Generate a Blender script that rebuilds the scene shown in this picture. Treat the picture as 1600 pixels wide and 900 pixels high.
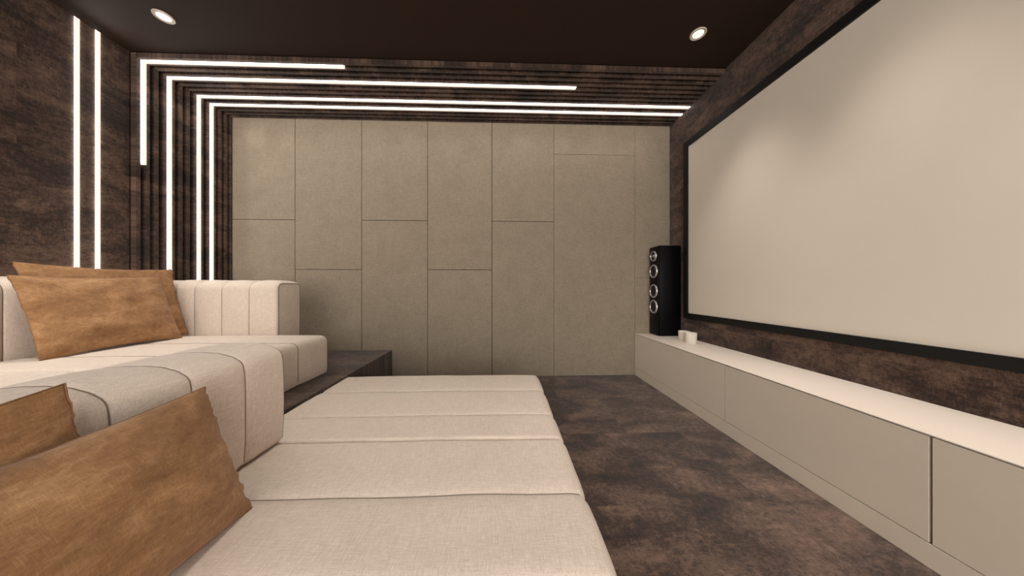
import bpy, bmesh, math, random
from mathutils import Vector, noise
C = bpy.context.scene.collection
S = bpy.context.scene
PI = math.pi
for o in list(bpy.data.objects): bpy.data.objects.remove(o)

# ------------------------------------------------------------ camera
EYE = 0.98
cam = bpy.data.cameras.new('camera'); cam.sensor_width = 36.0; cam.lens = 36.0*436.0/1600.0
cam.clip_start = 0.02
co = bpy.data.objects.new('camera', cam); C.objects.link(co)
co.location = (0, 0, EYE); co.rotation_euler = (PI/2, 0, -math.atan(15/436.0))
S.camera = co
# ------------------------------------------------------------ world, exposure
w = bpy.data.worlds.new('world'); S.world = w; w.use_nodes = True
w.node_tree.nodes['Background'].inputs[0].default_value = (1.0, 0.965, 0.92, 1)
w.node_tree.nodes['Background'].inputs[1].default_value = 2.9
S.view_settings.view_transform = 'Standard'; S.view_settings.look = 'None'
S.view_settings.exposure = 0.95; S.view_settings.gamma = 1.0
S.view_settings.use_curve_mapping = False
# lamp settings (two downlights and the strips have fittings; other ceiling lamps are added fill)
WARM = (1.0, 0.955, 0.905)
DOWN_W = 38.0          # each recessed downlight and each added fill lamp
LED_E = 0.55            # light strips
LEDC = (1.0, 0.86, 0.76)
LENS_E = 0.60
SIDE_E = 5.0           # edges of the strips' diffusers, set brighter to light slats and wall beside
DIODE_W = 0.85          # each group of diodes

# ------------------------------------------------------------ helpers
def s2l(r, g, b):
    f = lambda c: (c/255/12.92) if c/255 <= 0.04045 else ((c/255+0.055)/1.055)**2.4
    return (f(r), f(g), f(b), 1)

def link_mesh(name, verts, faces, mat, parent=None, smooth=False, auto=None):
    me = bpy.data.meshes.new(name); me.from_pydata([tuple(v) for v in verts], [], faces); me.update()
    bm = bmesh.new(); bm.from_mesh(me); bmesh.ops.recalc_face_normals(bm, faces=bm.faces); bm.to_mesh(me); bm.free()
    return link_me(name, me, mat, parent, smooth, auto)

def link_me(name, me, mat, parent=None, smooth=False, auto=None):
    o = bpy.data.objects.new(name, me); C.objects.link(o)
    me.materials.append(mat)
    if smooth:
        for p in me.polygons: p.use_smooth = True
        if auto: me.set_sharp_from_angle(angle=math.radians(auto))
    if parent:
        o.parent = parent
        o.location = -parent.location if parent.type == 'EMPTY' else (0, 0, 0)
    return o

def box(name, x0, x1, y0, y1, z0, z1, mat, parent=None, bev=0.0, seg=2):
    bm = bmesh.new(); bmesh.ops.create_cube(bm, size=1)
    for v in bm.verts:
        v.co = ((x0+x1)/2+v.co.x*(x1-x0), (y0+y1)/2+v.co.y*(y1-y0), (z0+z1)/2+v.co.z*(z1-z0))
    if bev: bmesh.ops.bevel(bm, geom=bm.edges[:], offset=bev, segments=seg, affect='EDGES', profile=0.5)
    me = bpy.data.meshes.new(name); bm.to_mesh(me); bm.free()
    return link_me(name, me, mat, parent, bool(bev), 35 if bev else None)

def struct(o):
    o['kind'] = 'structure'; return o

def tag(o, label, cat, group=None):
    o['label'] = label; o['category'] = cat
    if group: o['group'] = group
    return o

def empty(name, loc, label, cat, group=None):
    o = bpy.data.objects.new(name, None); C.objects.link(o); o.location = loc; o.empty_display_size = .05
    return tag(o, label, cat, group)

def tube(name, pts, r, mat, parent=None, closed=False, seg=6):
    V = []; F = []; n = len(pts); P = [Vector(p) for p in pts]
    for i in range(n):
        a = P[(i-1) % n] if (closed or i) else P[i]; b = P[(i+1) % n] if (closed or i < n-1) else P[i]
        t = (b-a).normalized() if (b-a).length > 1e-9 else Vector((0, 1, 0))
        up = Vector((0, 0, 1)) if abs(t.z) < .9 else Vector((1, 0, 0))
        s = t.cross(up).normalized(); q = s.cross(t)
        for k in range(seg):
            g = 2*PI*k/seg; V.append(P[i]+s*r*math.cos(g)+q*r*math.sin(g))
    m = n if closed else n-1
    for i in range(m):
        j = (i+1) % n
        for k in range(seg):
            F.append((i*seg+k, i*seg+(k+1) % seg, j*seg+(k+1) % seg, j*seg+k))
    return link_mesh(name, V, F, mat, parent, True)

def lathe(name, prof, centre, axis, mat, parent=None, seg=40, auto=40):
    """prof = [(r, h)] turned about axis ('x', 'z')."""
    V = []; F = []
    for (r, h) in prof:
        for k in range(seg):
            g = 2*PI*k/seg; a, b = r*math.cos(g), r*math.sin(g)
            V.append((centre[0]+a, centre[1]+b, centre[2]+h) if axis == 'z' else (centre[0]+h, centre[1]+a, centre[2]+b))
    for i in range(len(prof)-1):
        for k in range(seg):
            F.append((i*seg+k, i*seg+(k+1) % seg, (i+1)*seg+(k+1) % seg, (i+1)*seg+k))
    if prof[0][0] > 1e-6: F.append(tuple(range(seg)))
    if prof[-1][0] > 1e-6: F.append(tuple((len(prof)-1)*seg+k for k in range(seg)))
    me = bpy.data.meshes.new(name); me.from_pydata(V, [], F); me.update()
    bm = bmesh.new(); bm.from_mesh(me)
    bmesh.ops.remove_doubles(bm, verts=bm.verts, dist=1e-6)
    bmesh.ops.recalc_face_normals(bm, faces=bm.faces); bm.to_mesh(me); bm.free()
    return link_me(name, me, mat, parent, True, auto)

# ------------------------------------------------------------ materials
class N:
    def __init__(s, name, rough=0.8, spec=0.3):
        s.m = bpy.data.materials.new(name); s.m.use_nodes = True; s.t = s.m.node_tree
        s.b = s.t.nodes['Principled BSDF']; s.b.inputs['Roughness'].default_value = rough
        s.b.inputs['Specular IOR Level'].default_value = spec
    def n(s, typ, **kw):
        x = s.t.nodes.new(typ)
        for k, v in kw.items():
            if k in x.inputs: x.inputs[k].default_value = v
            else: setattr(x, k, v)
        return x
    def l(s, a, b): s.t.links.new(a, b)
    def math(s, op, a, b=None):
        x = s.t.nodes.new('ShaderNodeMath'); x.operation = op
        for i, q in enumerate((a, b)):
            if q is None: continue
            if isinstance(q, (int, float)): x.inputs[i].default_value = q
            else: s.l(q, x.inputs[i])
        return x.outputs[0]
    def mapping(s, src, scale=(1, 1, 1), rot=(0, 0, 0)):
        x = s.t.nodes.new('ShaderNodeMapping'); x.inputs['Scale'].default_value = scale; x.inputs['Rotation'].default_value = rot
        s.l(src, x.inputs['Vector']); return x.outputs[0]
    def noise(s, vec, scale, detail=4, rough=0.6, dist=0.0):
        x = s.t.nodes.new('ShaderNodeTexNoise'); x.inputs['Scale'].default_value = scale
        x.inputs['Detail'].default_value = detail; x.inputs['Roughness'].default_value = rough
        x.inputs['Distortion'].default_value = dist
        s.l(vec, x.inputs['Vector']); return x.outputs['Fac']
    def ramp(s, fac, stops):
        x = s.t.nodes.new('ShaderNodeValToRGB'); e = x.color_ramp.elements
        while len(e) < len(stops): e.new(0.5)
        for i, (p, c) in enumerate(stops): e[i].position = p; e[i].color = c
        s.l(fac, x.inputs[0]); return x.outputs[0]
    def bump(s, h, strength, dist):
        x = s.t.nodes.new('ShaderNodeBump'); x.inputs['Strength'].default_value = strength
        x.inputs['Distance'].default_value = dist; s.l(h, x.inputs['Height']); s.l(x.outputs[0], s.b.inputs['Normal'])

def plain(name, col, rough=0.6, spec=0.3, metal=0.0, vary=0.04):
    m = N(name, rough, spec); m.b.inputs['Metallic'].default_value = metal
    tc = m.n('ShaderNodeTexCoord'); f = m.noise(tc.outputs['Object'], 6.0, 3)
    lo = tuple(c*(1-vary) for c in col[:3])+(1,); hi = tuple(min(1, c*(1+vary)) for c in col[:3])+(1,)
    m.l(m.ramp(f, [(0.3, lo), (0.7, hi)]), m.b.inputs['Base Color'])
    return m.m

def emit(name, col, strength):
    m = N(name, .5); m.b.inputs['Base Color'].default_value = (0.1, 0.1, 0.1, 1)
    m.b.inputs['Emission Color'].default_value = (*col, 1); m.b.inputs['Emission Strength'].default_value = strength
    return m.m

def velvet(name, plane, gain=1.0, tile=(0.95, 0.62)):
    """worn dark brown chenille laid in offset lengths; plane = the two axes of the surface."""
    m = N(name, 0.78, 0.25)
    tc = m.n('ShaderNodeTexCoord')
    sp = m.n('ShaderNodeSeparateXYZ'); m.l(tc.outputs['Object'], sp.inputs[0])
    A, B = sp.outputs['XYZ'.index(plane[0])], sp.outputs['XYZ'.index(plane[1])]
    cb = m.math('FLOOR', m.math('DIVIDE', B, tile[1]))
    ca = m.math('FLOOR', m.math('ADD', m.math('DIVIDE', A, tile[0]), m.math('MULTIPLY', cb, 0.37)))
    cc = m.n('ShaderNodeCombineXYZ'); m.l(ca, cc.inputs[0]); m.l(cb, cc.inputs[1])
    wn = m.n('ShaderNodeTexWhiteNoise'); m.l(cc.outputs[0], wn.inputs['Vector'])
    off = m.n('ShaderNodeVectorMath', operation='SCALE'); off.inputs['Scale'].default_value = 7.0
    m.l(wn.outputs['Color'], off.inputs[0])
    pc = m.n('ShaderNodeCombineXYZ'); m.l(A, pc.inputs[0]); m.l(B, pc.inputs[1])
    ad = m.n('ShaderNodeVectorMath', operation='ADD'); m.l(pc.outputs[0], ad.inputs[0]); m.l(off.outputs[0], ad.inputs[1])
    v = ad.outputs[0]
    big = m.noise(m.mapping(v, (1.0, 1.7, 1)), 3.0, 5, 0.62, 0.6)
    mid = m.noise(m.mapping(v, (1.0, 1.25, 1)), 34.0, 7, 0.85, 0.3)
    fa = m.noise(m.mapping(v, (26, 190, 1)), 1.0, 3, 0.7)
    fb = m.noise(m.mapping(v, (190, 26, 1)), 1.0, 3, 0.7)
    thread = m.math('MAXIMUM', fa, fb)
    t = m.math('ADD', m.math('MULTIPLY', big, 0.44), m.math('MULTIPLY', mid, 0.42))
    t = m.math('ADD', t, m.math('MULTIPLY', thread, 0.26))
    t = m.math('ADD', t, m.math('MULTIPLY', wn.outputs['Value'], 0.03))
    g = lambda c: tuple(min(1, k*gain) for k in c[:3])+(1,)
    col = m.ramp(t, [(0.47, g(s2l(26, 17, 12))), (0.56, g(s2l(58, 41, 32))), (0.63, g(s2l(94, 72, 59))), (0.74, g(s2l(130, 104, 88)))])
    m.l(col, m.b.inputs['Base Color'])
    m.b.inputs['Sheen Weight'].default_value = 0.15; m.b.inputs['Sheen Roughness'].default_value = 0.5
    m.bump(m.math('ADD', m.math('MULTIPLY', thread, 0.7), mid), 0.35, 0.003)
    return m.m

def linen(name, c0, c1, scale=620.0, big=0.12, uv=False):
    m = N(name, 0.9, 0.15); tc = m.n('ShaderNodeTexCoord'); v = tc.outputs['Object']
    ns = [m.noise(m.mapping(v, s), 1.0, 2, 0.6) for s in ((scale, scale*.06, scale), (scale*.06, scale, scale), (scale, scale, scale*.06))]
    f = m.math('MULTIPLY', m.math('ADD', m.math('ADD', ns[0], ns[1]), ns[2]), 0.3333)
    b = m.noise(v, 7.0, 4, 0.6)
    t = m.math('ADD', m.math('MULTIPLY', f, 1-big), m.math('MULTIPLY', b, big))
    m.l(m.ramp(t, [(0.40, c0), (0.60, c1)]), m.b.inputs['Base Color'])
    m.b.inputs['Sheen Weight'].default_value = 0.08
    m.bump(f, 0.35, 0.0015)
    return m.m

M = {}
M['velvet_xy'] = velvet('dark_velvet_floor', 'XY', 0.9)
M['velvet_yz'] = velvet('dark_velvet_wall', 'YZ', 0.88)
M['velvet_xz'] = velvet('dark_velvet_cross', 'XZ', 1.0)
M['ceiling'] = plain('ceiling_paint', s2l(45, 31, 22), 0.75, 0.2, vary=.02)
M['panel'] = linen('panel_linen', s2l(124, 112, 96), s2l(155, 141, 123), 430)
M['backing'] = plain('panel_backing', s2l(52, 38, 28), 0.9)
M['sofa'] = linen('sofa_linen', s2l(198, 181, 165), s2l(226, 211, 196), 430, 0.06)
M['seam'] = plain('seam_thread', s2l(126, 112, 98), 0.9, 0.1)
M['cabinet'] = plain('cabinet_lacquer', s2l(212, 198, 180), 0.45, 0.35, vary=.015)
M['cabtop'] = plain('cabinet_top', s2l(222, 208, 194), 0.5, 0.3, vary=.015)
M['gap_shade'] = plain('gap_shade_black', s2l(22, 17, 14), 0.95, 0.05)  # near-black so the slat gaps read dark: shade put into the colour
M['shadow'] = plain('cabinet_joint_shade', s2l(9, 7, 6), 0.95, 0.0)  # shade of the door joints, put into the carcass colour
M['screen'] = plain('screen_cloth', s2l(212, 200, 184), 0.85, 0.1, vary=.01)
M['frame'] = plain('black_felt_frame', s2l(14, 13, 12), 0.55, 0.3)
M['speaker'] = plain('black_gloss_cabinet', s2l(6, 6, 7), 0.4, 0.15)
M['silver'] = plain('silver_ring', s2l(190, 186, 180), 0.3, 0.5, 0.7)
M['cone'] = plain('dark_cone', s2l(30, 28, 26), 0.5)
M['wax'] = plain('cream_wax', s2l(222, 214, 200), 0.6)
M['trim'] = plain('downlight_trim', s2l(200, 190, 178), 0.5)
M['led'] = emit('led_diffuser', LEDC, LED_E)
M['led_edge'] = emit('led_edge', (1.0, .9, .82), SIDE_E)
M['lens'] = emit('downlight_lens', LEDC, LENS_E)

def suede(name, seed):
    m = N(name, 0.85, 0.2); tc = m.n('ShaderNodeTexCoord')
    uv = m.mapping(tc.outputs['UV'], (1, 1, 1)); 
    a = m.noise(m.mapping(uv, (5, 9, 1)), 1.0, 7, 0.72, 0.5)
    b = m.noise(m.mapping(uv, (40, 46, 1)), 1.0, 6, 0.8, 0.4)
    c1 = m.noise(m.mapping(uv, (40, 330, 1)), 1.0, 2, 0.6); c2 = m.noise(m.mapping(uv, (420, 34, 1)), 1.0, 2, 0.6)
    th = m.math('MAXIMUM', c1, c2)
    t = m.math('ADD', m.math('ADD', m.math('MULTIPLY', a, 0.5), m.math('MULTIPLY', b, 0.28)), m.math('MULTIPLY', th, 0.24))
    m.l(m.ramp(t, [(0.36, s2l(110, 76, 46)), (0.52, s2l(150, 110, 73)), (0.66, s2l(188, 147, 105))]), m.b.inputs['Base Color'])
    m.b.inputs['Sheen Weight'].default_value = 0.12
    m.bump(m.math('ADD', m.math('MULTIPLY', th, 0.6), b), 0.4, 0.003)
    return m.m
M['suede'] = suede('tan_suede', 1)

# glass for the candle jars
g = N('jar_glass', 0.05, 0.5); g.b.inputs['Transmission Weight'].default_value = 0.9; g.b.inputs['Base Color'].default_value = (.95, .93, .9, 1)
M['glass'] = g.m

# ------------------------------------------------------------ room shell
XL, XR, YF, YB, H = -2.947, 1.90, 3.111, -2.6, 2.85
struct(box('floor', XL-.1, XR+.1, YB-.1, YF+.1, -.1, 0, M['velvet_xy']))
ceiling = struct(box('ceiling', XL-.1, XR+.1, YB-.1, YF+.1, H, H+.1, M['ceiling']))
wall_left = struct(box('wall_left', XL-.1, XL, YB, YF, 0, H, M['velvet_yz']))
struct(box('wall_right', XR, XR+.1, YB, YF, 0, H, M['velvet_yz']))
# wall behind the camera left out; world light added as fill enters there
wall_far = struct(box('wall_far', XL, XR, YF, YF+.1, 0, H, M['backing']))
# raised platform for the rear sofa
PZ, PX = 0.30, -1.208
pf = struct(box('raised_platform', XL, PX, YB, YF, 0, PZ, M['velvet_xy']))

# far wall panels
PY0, PY1 = YF-.012, YF+.0
cols = [(-2.90, [1.718]), (-2.243, [1.181]), (-1.535, [1.72]), (-.823, [1.181]), (-.115, [1.72]), (.575, [2.475]), (1.494, [1.096]), (1.90, None)]
G = .0028
for i in range(7):
    x0, js = cols[i]; x1 = cols[i+1][0]
    zb = PZ if x1 < PX else 0.0
    zs = [zb]+js+[2.812]
    g2 = .0013 if i >= 5 else G
    for k in range(len(zs)-1):
        box('panel', x0+(g2 if i else 0), x1-(.0013 if i >= 4 and i < 6 else (G if i < 6 else .004)), PY0, PY1,
            zs[k]+(g2 if k else 0), zs[k+1]-(g2 if k < len(zs)-2 else 0), M['panel'], wall_far, .0012, 1)

# slats: wrap from the left wall onto the ceiling
SF, SZ = -2.903, 2.812
box('slat_gap_shade', XL, XL+.003, 2.309, YF, PZ, H, M['gap_shade'], wall_left)  # dark sheet added behind the slats to deepen the shade in the gaps
box('slat_gap_shade', XL, XR, 2.309, YF, H-.003, H, M['gap_shade'], ceiling)
for k in range(1, 15):
    y0 = 2.254+.059*k
    y1 = min(y0+.030, YF-.0125)
    box('slat', XL, SF, y0, y1, PZ, H, M['velvet_yz'], wall_left, .002, 1)
    box('slat', SF+.0005, XR, y0, y1, SZ, H, M['velvet_xy'], ceiling, .002, 1)

# light strips
def diode(loc, rot):
    L = bpy.data.lights.new('led_diode', 'SPOT'); L.energy = DIODE_W; L.color = WARM; L.shadow_soft_size = 0.0
    L.spot_size = math.radians(140); L.spot_blend = 1.0
    o = bpy.data.objects.new('led_diode', L); C.objects.link(o); o.location = loc; o.rotation_euler = rot
def led_L(yc, zlow, xend, label):
    w = .0142; f = .006
    x_o, x_i = XL+.004, SF+f; z_o, z_i = H-.004, SZ-f
    V = []; F = []
    prof = [(x_o, zlow), (x_i, zlow), (x_i, z_i), (xend, z_i), (xend, z_o), (x_o, z_o)]
    for y in (yc-w, yc+w):
        for (x, z) in prof: V.append((x, y, z))
    F = [(0, 1, 2, 5), (2, 3, 4, 5), (6, 7, 8, 11), (8, 9, 10, 11)]
    for i in range(6): j = (i+1) % 6; F.append((i, j, 6+j, 6+i))
    o = link_mesh('light_strip', V, F, M['led'])
    o.data.materials.append(M['led_edge'])
    for p in o.data.polygons:
        if abs(p.normal.y) > .9: p.material_index = 1
    z = zlow+.2
    while z < SZ-.05:
        diode((x_i+.006, yc, z), (0, -PI/2, 0)); z += .42
    x = x_i+.2
    while x < xend-.05:
        diode((x, yc, z_i-.006), (0, 0, 0)); x += .42
    return tag(o, label, 'light strip', 'light strips bent from wall to ceiling')
led_L(2.3595, 1.981, -1.312, 'outermost and shortest bent light strip, nearest the plain wall, ending high above the sofa')
led_L(2.5355, PZ, .672, 'second bent light strip from the plain wall, arm stopping short of the screen')
led_L(2.7710, PZ, XR-.002, 'third bent light strip from the plain wall, its arm reaching the screen wall')
led_L(2.8890, PZ, XR-.002, 'innermost bent light strip, closest to the beige panelled wall')
for (ya, lab) in ((2.023, 'vertical light strip on the plain dark wall, farther from the slats'),
                  (2.123, 'vertical light strip on the plain dark wall, nearer the slats')):
    o = box('light_strip', XL+.0005, XL+.006, ya, ya+.0225, PZ, H-.0005, M['led'])
    o.data.materials.append(M['led_edge'])
    for p in o.data.polygons:
        if abs(p.normal.y) > .9: p.material_index = 1
    tag(o, lab, 'light strip', 'straight vertical light strips')
    for k in range(6): diode((XL+.018, ya+.0127, .9+.36*k), (0, -PI/2, 0))

# downlights and added fill lamps
def downlight(x, y, label=None):
    t = empty('downlight', (x, y, H), label or 'x', 'downlight', 'round ceiling downlights')
    lathe('trim_ring', [(.038, 0), (.038, -.004), (.052, -.007), (.054, -.004), (.054, 0)], (x, y, H), 'z', M['trim'], t)
    lathe('lens', [(0, -.0055), (.036, -.0055), (.037, -.001)], (x, y, H), 'z', M['lens'], t)
    return t
def lamp(x, y, power=DOWN_W):  # used for the two downlights and for the added fill lamps
    L = bpy.data.lights.new('downlight_and_fill_lamp', 'SPOT'); L.energy = power; L.color = WARM; L.shadow_soft_size = .12
    L.spot_size = math.radians(74); L.spot_blend = 1.0
    o = bpy.data.objects.new('downlight_and_fill_lamp', L); C.objects.link(o); o.location = (x, y, H-.03)
downlight(-2.331, 2.003, 'round white recessed downlight over the sofa corner, left of the two')
downlight(1.438, 2.003, 'round white recessed downlight near the projection screen, right of the two')
for x in (-2.331, 1.438): lamp(x, 2.003)
for x, y in ((-.45, 1.2), (-2.331, 1.2), (-2.331, .4), (-2.331, -.4), (-2.331, -1.2),  # unseen fill lamps without fittings, added to brighten the room
             (1.438, 1.2), (1.438, .4), (1.438, -.4), (1.438, -1.2)):
    lamp(x, y)

# ------------------------------------------------------------ channelled upholstery
def smooth_profile(prof, n=110):
    """closed polyline resampled evenly; returns points and outward normals"""
    P = [Vector((a, b)) for a, b in prof]; L = [0]
    m = len(P)
    for i in range(m): L.append(L[-1]+(P[(i+1) % m]-P[i]).length)
    tot = L[-1]; out = []
    j = 0
    for k in range(n):
        d = tot*k/n
        while L[j+1] < d: j += 1
        f = (d-L[j])/max(1e-9, L[j+1]-L[j]); out.append(P[j].lerp(P[(j+1) % m], f))
    area = sum(out[i].x*out[(i+1) % n].y-out[(i+1) % n].x*out[i].y for i in range(n))
    sg = 1 if area > 0 else -1
    nr = []
    for i in range(n):
        t = (out[(i+2) % n]-out[(i-2) % n]).normalized(); nr.append(Vector((t.y, -t.x))*sg)
    return out, nr

def rrect(x0, x1, z0, z1, rt0, rt1, rb=.02, crown=0.0, k=10):
    """rounded rectangle, rt0 = top radius at x0, rt1 = top radius at x1"""
    P = []
    for (cx, cz, r, a0) in ((x0+rb, z0+rb, rb, PI), (x1-rb, z0+rb, rb, 1.5*PI), (x1-rt1, z1-rt1, rt1, 0), (x0+rt0, z1-rt0, rt0, .5*PI)):
        for i in range(k+1):
            a = a0+.5*PI*i/k; P.append((cx+r*math.cos(a), cz+r*math.sin(a)))
        if cz > (z0+z1)/2 and cx > (x0+x1)/2 and crown:
            for i in range(1, 12):
                f = i/12; P.append(((x1-rt1)*(1-f)+(x0+rt0)*f, z1+crown*math.sin(PI*f)))
    return P

def channel(name, prof, t0, t1, seams, axis, mat, parent, depth=.012, r0=.03, r1=.03, wob=.0, seed=0, power=2.6, n=110, topw=0.0, seam_mat=None, sr=.0022, droop=0.0):
    """upholstered block: prof in (X,z) swept along Y (axis 'y') or in (Y,z) swept along X (axis 'x')."""
    P, NR = smooth_profile(prof, n)
    cuts = [t0]+sorted(seams)+[t1]
    st = []
    for c in range(len(cuts)-1):
        a, b = cuts[c], cuts[c+1]; K = 22
        for i in range(K+(1 if c == len(cuts)-2 else 0)):
            u = .5-.5*math.cos(PI*i/K)
            u = u*.6+(i/K)*.4
            e0, e1 = (c == 0), (c == len(cuts)-2)
            w = 2*u-1
            D = 1-(max(0, 1-abs(w)**power))**(1/1.8)
            if e0 and w < 0: D = 0
            if e1 and w > 0: D = 0
            st.append((a+(b-a)*u, D))
    ext = []
    for (t, D) in st:
        e = 0
        for (q, r) in ((t-t0, r0), (t1-t, r1)):
            if q < r: e += r-math.sqrt(max(0, r*r-(r-q)**2))
        ext.append((t, D, e))
    # finer stations in the end roundings
    extra = []
    for (base, sg, r) in ((t0, 1, r0), (t1, -1, r1)):
        for q in (.02, .08, .2, .38, .6, .8):
            qq = q*r; e = r-math.sqrt(max(0, r*r-(r-qq)**2)); extra.append((base+sg*qq, 0, e))
    ext = sorted(ext+extra, key=lambda s: s[0])
    V = []
    for (t, D, e) in ext:
        for i in range(n):
            p, nn = P[i], NR[i]
            wt = 1.0+topw*max(0, nn.y)
            d = depth*D*wt+e
            if droop and t1-t < .11: d += droop*max(0, nn.y)*(1-(t1-t)/.11)**2
            d += .0022*noise.noise(Vector((p.x*5+seed, t*7, p.y*5)))
            q = p-nn*d
            dt = wob*noise.noise(Vector((q.x*4.0+seed*3, t*3, q.y*4)))*(1 if t0+.02 < t < t1-.02 else 0)
            V.append((q.x, t+dt, q.y) if axis == 'y' else (t+dt, q.x, q.y))
    F = []
    for s in range(len(ext)-1):
        for i in range(n):
            j = (i+1) % n; F.append((s*n+i, s*n+j, (s+1)*n+j, (s+1)*n+i))
    F.append(tuple(range(n))); F.append(tuple((len(ext)-1)*n+i for i in range(n)))
    o = link_mesh(name, V, F, mat, parent, True, 60)
    # stitched seams lying in the grooves
    if seam_mat:
        for sv in seams:
            pts = []
            for i in range(n):
                p, nn = P[i], NR[i]
                if nn.y < -.5: continue
                q = p-nn*(depth*(1.0+topw*max(0, nn.y))-.0004+.0022*noise.noise(Vector((p.x*5+seed, sv*7, p.y*5))))
                dt = wob*noise.noise(Vector((q.x*4.0+seed*3, sv*3, q.y*4)))
                pts.append((q.x, sv+dt, q.y) if axis == 'y' else (sv+dt, q.x, q.y))
            # rotate so the open run is continuous
            big = max(range(len(pts)), key=lambda i: (Vector(pts[i])-Vector(pts[i-1])).length)
            pts = pts[big:]+pts[:big]
            tube('seam', pts, sr, seam_mat, o)
    return o

SM = M['seam']
# front row, far ottoman module
SX0, SX1, ST = -1.203, .287, .298
t = empty('ottoman', (-.46, 1.74, 0), 'long low cream channelled seat module without backrest, far half of the front row', 'ottoman', 'front row sofa modules')
channel('seat', rrect(SX0, SX1, .0, ST, .03, .045, .02, .004), 1.268, 2.222, [1.512, 1.87], 'y', M['sofa'], t, .009, .02, .05, .006, 1, 6, seam_mat=SM, sr=.0017)
# front row, near module with backrest
t = empty('sofa', (-.46, .75, 0), 'cream channelled sofa in the foreground, its low backrest behind the two nearest tan pillows', 'sofa', 'front row sofa modules')
channel('seat', rrect(SX0, SX1, .0, ST, .03, .045, .02, .004), .268, 1.262, [.655, .93], 'y', M['sofa'], t, .009, .02, .02, .006, 2, 6, seam_mat=SM, sr=.0017)
bp = [(-.985, .303), (-.968, .32), (-.963, .40), (-.963, .56), (-.964, .62), (-.967, .665), (-.972, .69), (-.982, .706), (-1.012, .724), (-1.06, .7385), (-1.116, .743), (-1.171, .742), (-1.239, .736),
      (-1.307, .719), (-1.36, .702), (-1.43, .682), (-1.475, .662), (-1.495, .63), (-1.50, .58), (-1.50, .45), (-1.50, .32), (-1.485, .303)]
channel('backrest', bp, .285, 1.272, [.36, .542, .724, .907, 1.086], 'y', M['sofa'], t, .008, .02, .014, .003, 3, 3.4, n=150, topw=-.25, seam_mat=SM, sr=.0021)

bpts = smooth_profile(bp, 150)
tube('end_piping', [((p-q*.004).x, 1.2665, (p-q*.004).y) for p, q in zip(*bpts)], .0022, SM, t, True)

# rear row on the platform
BT = .602
t = empty('sofa', (-2.0, 1.84, PZ), 'cream channelled corner sofa on the raised platform, end face by the beige panelled wall', 'sofa', 'rear row sofa modules')
channel('seat', rrect(-2.60, -1.405, PZ, BT, .03, .05, .02, .004), 1.340, 2.313, [1.61, 1.975], 'y', M['sofa'], t, .005, .02, .035, .004, 4, 6, seam_mat=SM, sr=.0024)
# far backrest (channels face the camera)
channel('backrest', rrect(2.317, 2.588, PZ, 1.046, .075, .05, .02, .0), -2.61, -1.82, [-2.475, -2.263, -2.05], 'x', M['sofa'], t, .015, .02, .022, .0, 5, 2.0, n=130, topw=1.3, droop=.018, seam_mat=SM, sr=.0022)
epts = rrect(2.334, 2.571, PZ+.02, 1.016, .045, .03, .01)
tube('piping', [(-1.8215, a, b) for a, b in epts], .0035, SM, t, True)
# side backrest of the same module
channel('backrest', rrect(-2.895, -2.632, PZ, 1.046, .05, .075, .02, .0), 1.342, 2.588, [1.568, 1.765, 1.964, 2.171, 2.378], 'y', M['sofa'], t, .012, .01, .03, .0, 6, 2.6, n=120, topw=1.6, seam_mat=SM, sr=.0022)
t = empty('sofa', (-2.1, .84, PZ), 'cream sofa module on the platform cut off by the left edge', 'sofa', 'rear row sofa modules')
channel('seat', rrect(-2.60, -1.515, PZ, BT, .03, .05, .02, .004), .340, 1.335, [.66, .98], 'y', M['sofa'], t, .005, .02, .02, .004, 7, 6, seam_mat=SM, sr=.0024)
channel('backrest', rrect(-2.895, -2.632, PZ, 1.046, .05, .075, .02, .0), .340, 1.336, [.56, .78, 1.0, 1.228], 'y', M['sofa'], t, .012, .02, .01, .0, 8, 2.6, n=120, topw=1.6, seam_mat=SM, sr=.0022)

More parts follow.
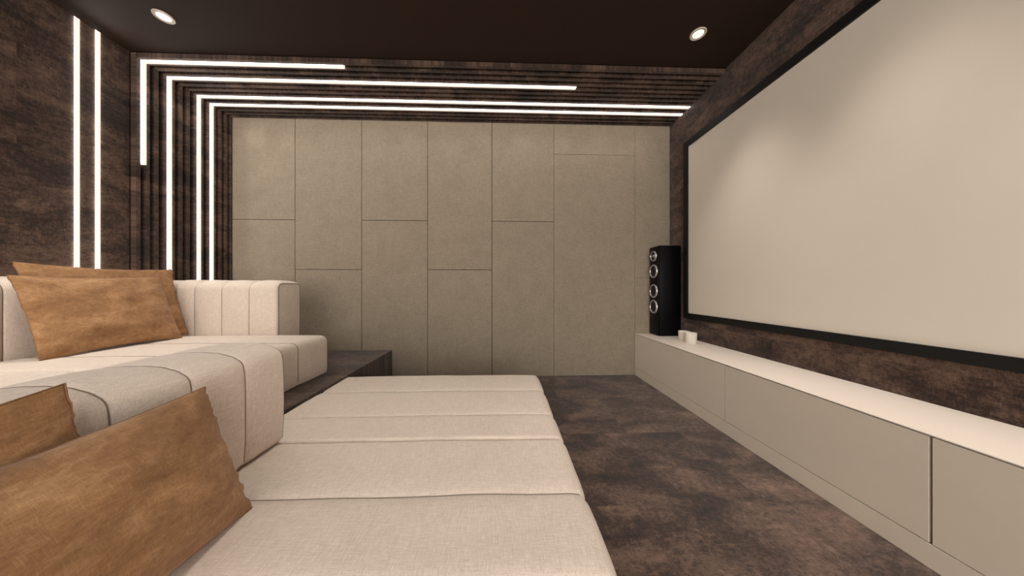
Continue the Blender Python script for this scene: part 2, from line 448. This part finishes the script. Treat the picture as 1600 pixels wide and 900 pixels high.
# ------------------------------------------------------------ pillows
def pillow(corners, T, label, seed, Tb=None, ear=.038, group=None, rag=.009):
    """corners: TL, TR, BR, BL (as seen from the room side)."""
    TL, TR, BR, BL = [Vector(c) for c in corners]; Tb = T if Tb is None else Tb
    nn = (TR-TL).cross(BL-TL).normalized()
    if nn.x < 0: nn = -nn
    NU, NV = 72, 48; V = []; UV = []; F = []
    idx = {}
    def pos(u, v, side):
        # u 0..1 left to right, v 0..1 top to bottom
        su, sv = 2*u-1, 2*v-1
        pu = su*(1-ear*(1-sv*sv)*.9*abs(su)); pv = sv*(1-ear*2.0*(1-su*su)*abs(sv))
        edge_u = max(0, 1-(1-abs(su))/.10)
        pu += (rag*noise.noise(Vector((seed, sv*6, su*2)))+rag*.6*noise.noise(Vector((seed+9, sv*17, su))))*edge_u*2.2
        edge_v = max(0, 1-(1-abs(sv))/.12)
        pv += rag*1.2*noise.noise(Vector((su*4, seed, sv)))*edge_v*1.2
        a, b = (pu+1)/2, (pv+1)/2
        p = TL.lerp(TR, a).lerp(BL.lerp(BR, a), b)
        h = max(0, (1-abs(su)**3.0))**.62*max(0, (1-abs(sv)**2.4))**.62
        wr = 0
        if side > 0:
            wr = .014*noise.noise(Vector((seed*2+su*2.4, sv*3.2, 1)))*h
            fold = math.exp(-(1-abs(su))/.16)
            wr += .014*noise.noise(Vector((su*3, sv*9+seed, 3)))*fold*h**.5*1.5
            fv = math.exp(-(1-abs(sv))/.12)
            wr += .006*noise.noise(Vector((su*12, sv*2+seed, 5)))*fv*h**.5*1.5
        return p+nn*(side*(T if side > 0 else Tb)*h+wr)
    def spread(f): return .5-.5*math.cos(PI*f) if False else (f*.55+.45*(.5-.5*math.cos(PI*f)))
    for side in (1, -1):
        for j in range(NV+1):
            for i in range(NU+1):
                u, v = spread(i/NU), spread(j/NV)
                if side < 0 and (i in (0, NU) or j in (0, NV)):
                    idx[(side, i, j)] = idx[(1, i, j)]; continue
                idx[(side, i, j)] = len(V); V.append(pos(u, v, side)); UV.append((u*.7+seed*.37, v*.48+seed*.21))
        for j in range(NV):
            for i in range(NU):
                q = (idx[(side, i, j)], idx[(side, i+1, j)], idx[(side, i+1, j+1)], idx[(side, i, j+1)])
                F.append(q)
    o = link_mesh('pillow', V, F, M['suede'], None, True)
    uvl = o.data.uv_layers.new(name='UVMap')
    for lp in o.data.loops: uvl.data[lp.index].uv = UV[lp.vertex_index]
    tag(o, label, 'pillow', group)
    rim = [V[idx[(1, i, 0)]] for i in range(NU)]+[V[idx[(1, NU, j)]] for j in range(NV)]+[V[idx[(1, NU-i, NV)]] for i in range(NU)]+[V[idx[(1, 0, NV-j)]] for j in range(NV)]
    tube('edge_seam', rim, .0016, M['suede'], o, True)
    return o
gr = 'rectangular tan pillows'
pillow([(-2.60, 1.556, 1.048), (-2.60, 2.207, 1.070), (-2.41, 2.185, .606), (-2.382, 1.518, .602)], .055, 'tan suede pillow on the rear sofa, front one of the leaning pair', 1, .02, group=gr)
pillow([(-2.672, 1.615, 1.124), (-2.672, 2.345, 1.128), (-2.495, 2.305, .612), (-2.495, 1.60, .612)], .03, 'tan suede pillow on the rear sofa, taller one tucked behind its pair', 2, .012, group=gr)
pillow([(-.905, .18, .665), (-.905, .882, .679), (-.772, .888, .302), (-.772, .18, .302)], .085, 'large tan suede pillow in the foreground, front one of the nearest pair', 3, .012, group=gr)
pillow([(-.945, -.08, .70), (-.955, .643, .772), (-.885, .70, .33), (-.885, -.05, .31)], .02, 'tan suede pillow at the left edge, behind the foreground pillow', 4, .005, group=gr)

# ------------------------------------------------------------ media cabinet
CX, CT = 1.493, .469
t = empty('media_cabinet', (CX+.2, 1.0, 0), 'long low beige media cabinet with flush doors under the projection screen', 'cabinet')
CY0, CY1 = -1.78, 3.097
box('carcass', CX+.0185, XR-.001, CY0, CY1, .088, CT-.006, M['shadow'], t)
box('plinth', CX, XR-.001, CY0, CY1, 0, .0855, M['cabinet'], t, .001, 1)
box('countertop', CX-.001, XR-.001, CY0, CY1, CT-.0045, CT, M['cabtop'], t, .0005, 1)
ys = [CY1, 1.824, .923, .022, -.879, CY0]
for i in range(5):
    gp = .0016 if i != 1 else .003
    a = ys[i+1]+(.0044 if ys[i+1] == .923 else .0022); b = ys[i]-(.0044 if ys[i] == .923 else .0022)
    box('door', CX, CX+.018, a, b, .0895, CT-.0085, M['cabinet'], t, .0003, 1)

# ------------------------------------------------------------ projection screen
SXF = 1.868
t = empty('projection_screen', (SXF, 1.3, .67), 'large blank cream projection screen in a black frame on the right wall', 'screen')
sy1, sz0, sz1, fw = 2.755, .727, 2.408, .060
sy0 = sy1-(sz1-sz0)*16/9
box('screen_surface', SXF+.010, SXF+.014, sy0-.01, sy1+.01, sz0-.01, sz1+.01, M['screen'], t)
F0 = SXF-.004
def bar(name, pts):   # mitred flat bar in the YZ plane
    V = [(F0, a, b) for a, b in pts]+[(XR-.001, a, b) for a, b in pts]
    n = 4; Fc = [(0, 1, 2, 3), (4, 5, 6, 7)]+[(i, (i+1) % n, n+(i+1) % n, n+i) for i in range(n)]
    return link_mesh(name, V, Fc, M['frame'], t)
oy0, oy1, oz0, oz1 = sy0-fw, sy1+fw, sz0-fw+.006, sz1+fw
bar('frame_bar', [(oy0, oz1), (oy1, oz1), (sy1, sz1), (sy0, sz1)])
bar('frame_bar', [(oy0, oz0), (oy1, oz0), (sy1, sz0), (sy0, sz0)])
bar('frame_bar', [(oy1, oz0), (oy1, oz1), (sy1, sz1), (sy1, sz0)])
bar('frame_bar', [(oy0, oz0), (oy0, oz1), (sy0, sz1), (sy0, sz0)])

# ------------------------------------------------------------ tower speaker
SX, SY0, SY1, SZT = 1.655, 2.905, 3.080, 1.432
t = empty('speaker', (1.77, 2.99, CT), 'tall gloss black tower speaker on the far end of the media cabinet', 'speaker')
box('cabinet_body', SX+.012, XR-.001, SY0, SY1, CT, SZT, M['speaker'], t, .003, 2)
box('baffle', SX-.004, SX+.0115, SY0+.006, SY1-.006, CT+.004, SZT-.006, M['speaker'], t, .006, 3)
yc = (SY0+SY1)/2-.002
def driver(z, r, tweet=False):
    c = (SX-.004, yc, z)
    o = lathe('driver', [(0, -.001 if not tweet else -.006), (r*.30, -.004 if not tweet else -.001), (r*.34, .0005-.003), (r*.72, -.0035), (r*.84, -.006), (r*.9, -.001)], c, 'x', M['cone'], t)
    lathe('ring', [(r*.78, .0), (r*.79, -.006), (r*.88, -.013), (r, -.008), (r*1.03, .0)], c, 'x', M['silver'], o)
    if tweet: lathe('phase_plug', [(0, -.016), (r*.18, -.012), (r*.34, -.003), (r*.34, 0)], c, 'x', M['silver'], o, 24)
driver(1.327, .056, True); driver(1.162, .073); driver(.947, .073); driver(.777, .073)

# ------------------------------------------------------------ candle jars
def candle(x, y, r, h, label):
    t = empty('candle_jar', (x, y, CT), label, 'candle', 'cream candle jars on the media cabinet')
    lathe('jar', [(0, 0), (r*.86, 0), (r*.93, .004), (r, h), (r-.003, h), (r*.93-.004, .008), (0, .008)], (x, y, CT), 'z', M['wax'], t)
    lathe('wax', [(r*.93-.001, h*.5), (r-.0045, h*.86), (r*.5, h*.85), (0, h*.85)], (x, y, CT), 'z', M['wax'], t)
    tube('wick', [(x, y, CT+h*.84), (x+.001, y, CT+h*.97)], .0012, M['cone'], t)
candle(1.775, 2.668, .050, .090, 'cream candle jar beside the black speaker, partly hidden by its pair')
candle(1.740, 2.520, .050, .098, 'cream candle jar in front of its pair, the farther one from the speaker')
